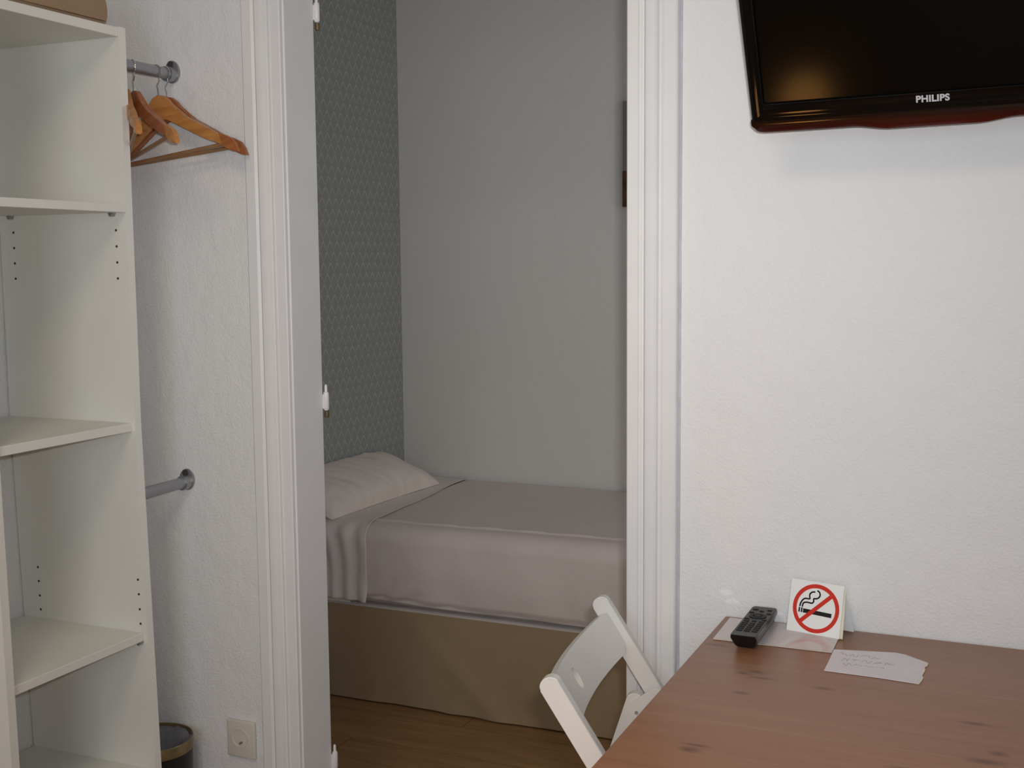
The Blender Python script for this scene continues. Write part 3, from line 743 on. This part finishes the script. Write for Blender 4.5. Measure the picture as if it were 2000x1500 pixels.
# red lower edge with the shallow belly in the middle
bm = bm_(); xs = [.0, .0006, .0018, .0035, .006, .009] + [.012+i/60*(TVW-.024) for i in range(61)] + [TVW-.009, TVW-.006, TVW-.0035, TVW-.0018, TVW-.0006, TVW]; prof = []
def sm(t): t = min(1, max(0, t)); return t*t*(3-2*t)
cxm = TVW/2-.003
low = []
for x in xs:
    d = abs(x-cxm); belly = .0075*sm((.118-d)/.055); e = min(x, TVW-x); rr_ = .019; c_ = (rr_-math.sqrt(max(0, rr_*rr_-(rr_-min(e, rr_))**2)))
    low.append(-.0165-belly+c_*.98)
rows = []
for x, l in zip(xs, low):
    xx = min(max(x, .0003), TVW-.0003)
    rows.append([bm.verts.new(p) for p in ((xx, .001, .0085), (xx, -.0008, .004), (xx, .0002, l*.5), (xx, .0035, l*.9), (xx, .009, l), (xx, .018, l*.7), (xx, .022, .004))])
for a, b in zip(rows, rows[1:]):
    for j in range(6): bm.faces.new((a[j], b[j], b[j+1], a[j+1]))
bm.faces.new(rows[0]); bm.faces.new(rows[-1][::-1])
tvp('lower_edge', bm, 'tv_red', 40)['label'] = 'dark red translucent lower edge'
# wordmark
cu = bpy.data.curves.new('wordmark', 'FONT'); cu.body = 'PHILIPS'; cu.size = .0165; cu.offset = .0006; cu.extrude = .0002; cu.align_x = 'CENTER'; cu.space_character = 1.05
tmp = bpy.data.objects.new('wordmark_tmp', cu); COL.objects.link(tmp); bpy.context.view_layer.update()
me = bpy.data.meshes.new_from_object(tmp.evaluated_get(bpy.context.evaluated_depsgraph_get())); bpy.data.objects.remove(tmp)
me.materials.clear(); me.materials.append(MAT['letter'])
mx = max(v.co.x for v in me.vertices); mn = min(v.co.x for v in me.vertices); kx = .0475/(mx-mn)
me.transform(Matrix.Translation((cxm-.001, -.0006, .0185)) @ Matrix.Rotation(R(90), 4, 'X') @ Matrix.Diagonal((kx, .86, 1, 1)))
q = bpy.data.objects.new('wordmark', me); COL.objects.link(q); q.parent = tv; q['label'] = 'silver brand lettering'
# wall arm
TM = Matrix.Translation(tv.location) @ tv.rotation_euler.to_matrix().to_4x4()
bm = bm_(); p0 = TM @ Vector((TVW/2, .06, .19)); add_tube(bm, [p0, (p0.x, D-.010, p0.z)], .014, 16); add_box(bm, (p0.x-.05, D-.012, p0.z-.06), (p0.x+.05, D-.0005, p0.z+.06), .002)
bm.transform(TM.inverted()); tvp('wall_bracket', bm, 'dark_steel')

# ------------------------------------------------------------------ bedroom: bed base, mattress, coverlet, pillow, picture
BXL, BXR, BYF, BYB = -2.180, -.19, 3.120, 3.918
bb = empty('bed_base', ((BXL+BXR)/2, (BYF+BYB)/2, 0), 0, 'low bed base hidden by a tan cloth valance reaching the floor', 'bed')
link('base_box', box((BXL+.004, BYF+.03, .06), (BXR-.02, BYB, .298), .01), 'sheet', bb, True)
for x in (BXL+.08, BXR-.12):
    for y in (BYF+.09, BYB-.1): link('leg', box((x, y, 0), (x+.05, y+.05, .0605)), 'wood_pale', bb, True)
def skirt(u, v):
    x = BXL+.002+u*(BXR-BXL-.002); z = .302-v*.297
    fold = .003*v**1.2*math.sin(x*9+1.5*math.sin(x*3.1)) + .007*v*nz(x*3.5, z*2.2+x*1.4, 3.1) + .005*v*nz(x*12, z*3, 1.7)
    dg = .009*math.exp(-((x+1.75-(.3-z)*1.1)/.05)**2)*v + .007*math.exp(-((x+1.33+(.3-z)*.9)/.04)**2)*v
    return (x, BYF-.001+.004*v - fold - dg - .006*v, z)
bm = grid(160, 20, skirt); link('valance', bm, 'skirt', bb, True, smooth=60)['label'] = 'tan cloth valance'
def skirt2(u, v):
    y = BYF+u*(BYB-BYF); z = .302-v*.297; return (BXR+.003+.01*v*math.sin(y*20), y, z)
link('valance', grid(40, 8, skirt2), 'skirt', bb, True, smooth=60)
MTZ = .548
bm = box((BXL+.003, BYF+.010, .3025), (BXR-.004, BYB-.003, MTZ), .045, 6)
o = link('mattress', bm, 'sheet', smooth=50, loc=((BXL+BXR)/2, (BYF+BYB)/2, .3025)); mark(o, 'single mattress in pale grey pink fitted sheet on the tan bed base', 'mattress')
# cross-section of cloth lying over the mattress: s runs from the back, over the top, down the front
def over(s, off, zlow, rad=.055, yb=BYB-.006):
    yf = BYF+.010-off; zt2 = MTZ+off; L1 = (yb-(yf+rad)); L2 = math.pi/2*rad; L3 = zt2-rad-zlow; tot = L1+L2+L3; d = s*tot
    if d < L1: return Vector((0, yb-d, zt2)), Vector((0, 0, 1)), 0, d/L1
    if d < L1+L2:
        a = (d-L1)/rad; return Vector((0, yf+rad-rad*math.sin(a), zt2-rad+rad*math.cos(a))), Vector((0, -math.sin(a), math.cos(a))), a/(math.pi/2), 1
    return Vector((0, yf, zt2-rad-(d-L1-L2))), Vector((0, -1, 0)), 1+(d-L1-L2)/L3, 1
def coverf(xl, xr, off, zlow, wr, seed, ridge=True, slant=0):
    def f(u, v):
        p, n_, ph, q_ = over(v, off, zlow)
        xl_ = xl + slant*(1-q_); x = xl_ + u*(xr-xl_)
        w1 = .004*nz(x*2.3, p.y*3.0, seed)+.0015*nz(x*8, p.y*6, seed+2)
        if ph >= .2: w1 += wr*(nz(x*7+p.z*4, p.z*3, seed+5)*.6+nz(x*2+p.z*5, p.z*4, seed+9))*min(1, ph)
        lip = .0055*math.exp(-((p.y-(BYF+.085-.012*math.sin(x*2.2)))/.0045)**2) if ridge and ph < .1 else 0
        if ph > 1.0: w1 += .006*math.sin((ph-1)*math.pi)
        if ph > 1.35: w1 += .0075*(ph-1.35)*max(0, 1-(x+1.87)/.45)*math.sin((x*1.0-p.z*1.1)*55+3*nz(x*6, p.z*6, 2)) + .005*(ph-1.35)*nz(x*9-p.z*9, p.z*4, 6)
        if ph > 1.88: w1 -= .010*(ph-1.88)/.12
        w1 = max(w1, -off*.8)
        return (x, p.y+n_.y*(w1+lip), p.z+n_.z*(w1+lip))
    return f
def zedge(x): return .318
bm = grid(200, 280, coverf(-1.900, BXR+.012, .009, .322, .007, 11, True, -.03), 0)
# lower hem follows a gentle wave
for v in bm.verts:
    if v.co.z < .40: v.co.z += (.40-v.co.z)/.08*.008*nz(v.co.x*3, 0, 4.4)
o = link('coverlet', bm, 'coverlet', smooth=60, loc=(-1.05, 3.5, MTZ)); mark(o, 'taupe cotton coverlet spread over the bed and tucked down its front', 'bedspread')
MW[o.name] = Matrix.Translation((-1.05, 3.5, MTZ))
sd = o.modifiers.new('thickness', 'SOLIDIFY'); sd.thickness = .0025; sd.offset = 1
def hemf(u, v):
    p, n_, ph, q_ = over(v, .0145, .318)
    xr = -1.872 + .050*(1-q_)*-1 - .012*nz(p.y*5, p.z*5, 2)
    if ph > 0: xr = -1.872 - .006*nz(1, p.z*14, 2)
    x = BXL+.006 + u*(xr-BXL-.006)
    w1 = .0025*nz(x*9, p.y*6, 3.3)
    if u > .96: w1 += .003*(u-.96)/.04
    if ph > .15:
        k_ = min(1, (ph-.15)*1.2); c_ = (x+1.872)*(1+.25*max(0, ph-.8))
        w1 += k_*.0042*(math.sin(c_*95+4*nz(x*4, p.z*5, 1)+p.z*6)+.8*nz(x*26, p.z*5, 8))
        if ph > 1.7: w1 += .010*math.exp(-((x+1.880)/.022)**2)*(ph-1.7)/.3
    return (x, p.y+n_.y*max(w1, -.008), p.z+n_.z*max(w1, -.004))
h = link('turned_back_hem', grid(110, 150, hemf), 'sheet', o, True, smooth=60); h['label'] = 'turned back pale top hem'
sd = h.modifiers.new('thickness', 'SOLIDIFY'); sd.thickness = .002; sd.offset = 1
# wrinkled fitted sheet side at the head end
def fit(u, v):
    p, n_, ph, q_ = over(v, .0035, .305)
    x = BXL+.012+u*.225
    w1 = -.001
    if ph > .3: w1 += .0005*min(1, ph)*(abs(math.sin(x*52+p.z*9+2*nz(x*5, p.z*5, 1)))-.3)
    w1 = max(w1, -.002); return (x, p.y+n_.y*w1, p.z+n_.z*w1)
mt = bpy.data.objects['mattress']; MW[mt.name] = Matrix.Translation(mt.location)
link('fitted_sheet', grid(70, 90, fit), 'sheet', mt, True, smooth=60)

# pillow leaning against the papered wall
def superp(nu=72, nv=28, a=.335, b=.14, c=.068):
    bm = bm_(); rows_ = []
    for sgn in (1, -1):
        rows_s = []
        for i in range(nu+1):
            r_ = []
            for j in range(nv+1):
                x = -1+2*i/nu; y = -1+2*j/nv
                e = (max(0, 1-abs(x)**3.0))**.45*(max(0, 1-abs(y)**2.6))**.5
                px = x*a*(1-.05*(1-abs(y)**2)*abs(x)); py = y*b*(1-.06*(1-abs(x)**2)*abs(y))
                z = sgn*c*e
                z += sgn*e*(.010*nz(px*9, py*9, 4+sgn)+.004*nz(px*28+py*15, py*12, 8))
                # pleats running in from the hems
                z += sgn*.0105*(1-2*abs(math.sin(x*13+5*nz(px*6, 0, 2)))**.7)*abs(y)**3*e**.35*max(0, .35+1.3*nz(px*7, 1, 5))
                r_.append((px, py, z))
            rows_s.append(r_)
        rows_.append(rows_s)
    G = []
    for k_ in range(2): G.append([[bm.verts.new(p) for p in r_] for r_ in rows_[k_]])
    for k_ in range(2):
        for i in range(nu):
            for j in range(nv): bm.faces.new((G[k_][i][j], G[k_][i+1][j], G[k_][i+1][j+1], G[k_][i][j+1]))
    bmesh.ops.remove_doubles(bm, verts=bm.verts, dist=.0006)
    return bm
bm = superp()
# local x (long) -> world y ; local y -> world x (tilted) ; local z -> up
PM = Matrix.Translation((-2.108, 3.46, .609)) @ Matrix.Rotation(R(-3), 4, 'Z') @ Matrix.Rotation(R(20), 4, 'Y') @ Matrix.Rotation(R(90), 4, 'Z')
bm.transform(PM)
for v in bm.verts:
    if v.co.x < BX0+.006: v.co.x = BX0+.006+(v.co.x-BX0-.006)*.02
    if v.co.z < MTZ+.018: v.co.z = MTZ+.018+(v.co.z-MTZ-.006)*.03
o = link('pillow', bm, 'pillow', smooth=70, loc=(-2.06, 3.44, MTZ+.018)); mark(o, 'pale pillow leaning on the patterned wallpaper at the head of the bed', 'pillow')

# framed picture on the back wall, only its edge past the door frame
pc = empty('framed_picture', (-1.06, BY1, 1.71), 0, 'dim picture with brown lower band on the bedroom back wall, mostly behind the door frame', 'picture')
MAT['pic_grey'] = simple('picture_grey_area', (.28, .25, .25), .4, .4); MAT['pic_brown'] = simple('picture_brown_area', (.13, .055, .03), .4, .4, mott=.5, sc=25)
link('upper_panel', box((-1.315, BY1-.018, 1.660), (-.80, BY1, 1.892), .001), 'pic_grey', pc, True)
link('lower_panel', box((-1.316, BY1-.019, 1.540), (-.80, BY1, 1.6598), .001), 'pic_brown', pc, True)['label'] = 'dark brown lower picture area'

# ------------------------------------------------------------------ assumed lamps that the frame does not reach
cl = empty('assumed_ceiling_lamp', (-.75, .35, CE), 0, 'assumed round ceiling lamp out of view in the room', 'lamp')  # assumed lamp, unseen; stands for the warm light on the upper left wall
link('lamp_base', lathe([(0, -.03), (.07, -.03), (.075, 0), (0, 0)], 32, (-.75, .35, CE)), 'gloss', cl, True, smooth=40)
lp = Vector((-.58, .94, .0))
tl = empty('assumed_floor_lamp', lp, 0, 'assumed low floor lamp with a glowing warm globe in front of the table', 'lamp')  # assumed lamp, placed so its globe reflects as the warm screen glow
link('lamp_base', lathe([(0, 0), (.09, 0), (.09, .012), (.02, .02), (0, .02)], 32), 'dark_steel', tl, smooth=40)
link('pole', tube([(0, 0, .018), (0, 0, .445)], .008, 16), 'dark_steel', tl, smooth=40)
bm = bm_(); bmesh.ops.create_uvsphere(bm, u_segments=32, v_segments=20, radius=.06, matrix=Matrix.Translation((0, 0, .50)))
link('lamp_shade', bm, 'globe', tl, smooth=80)
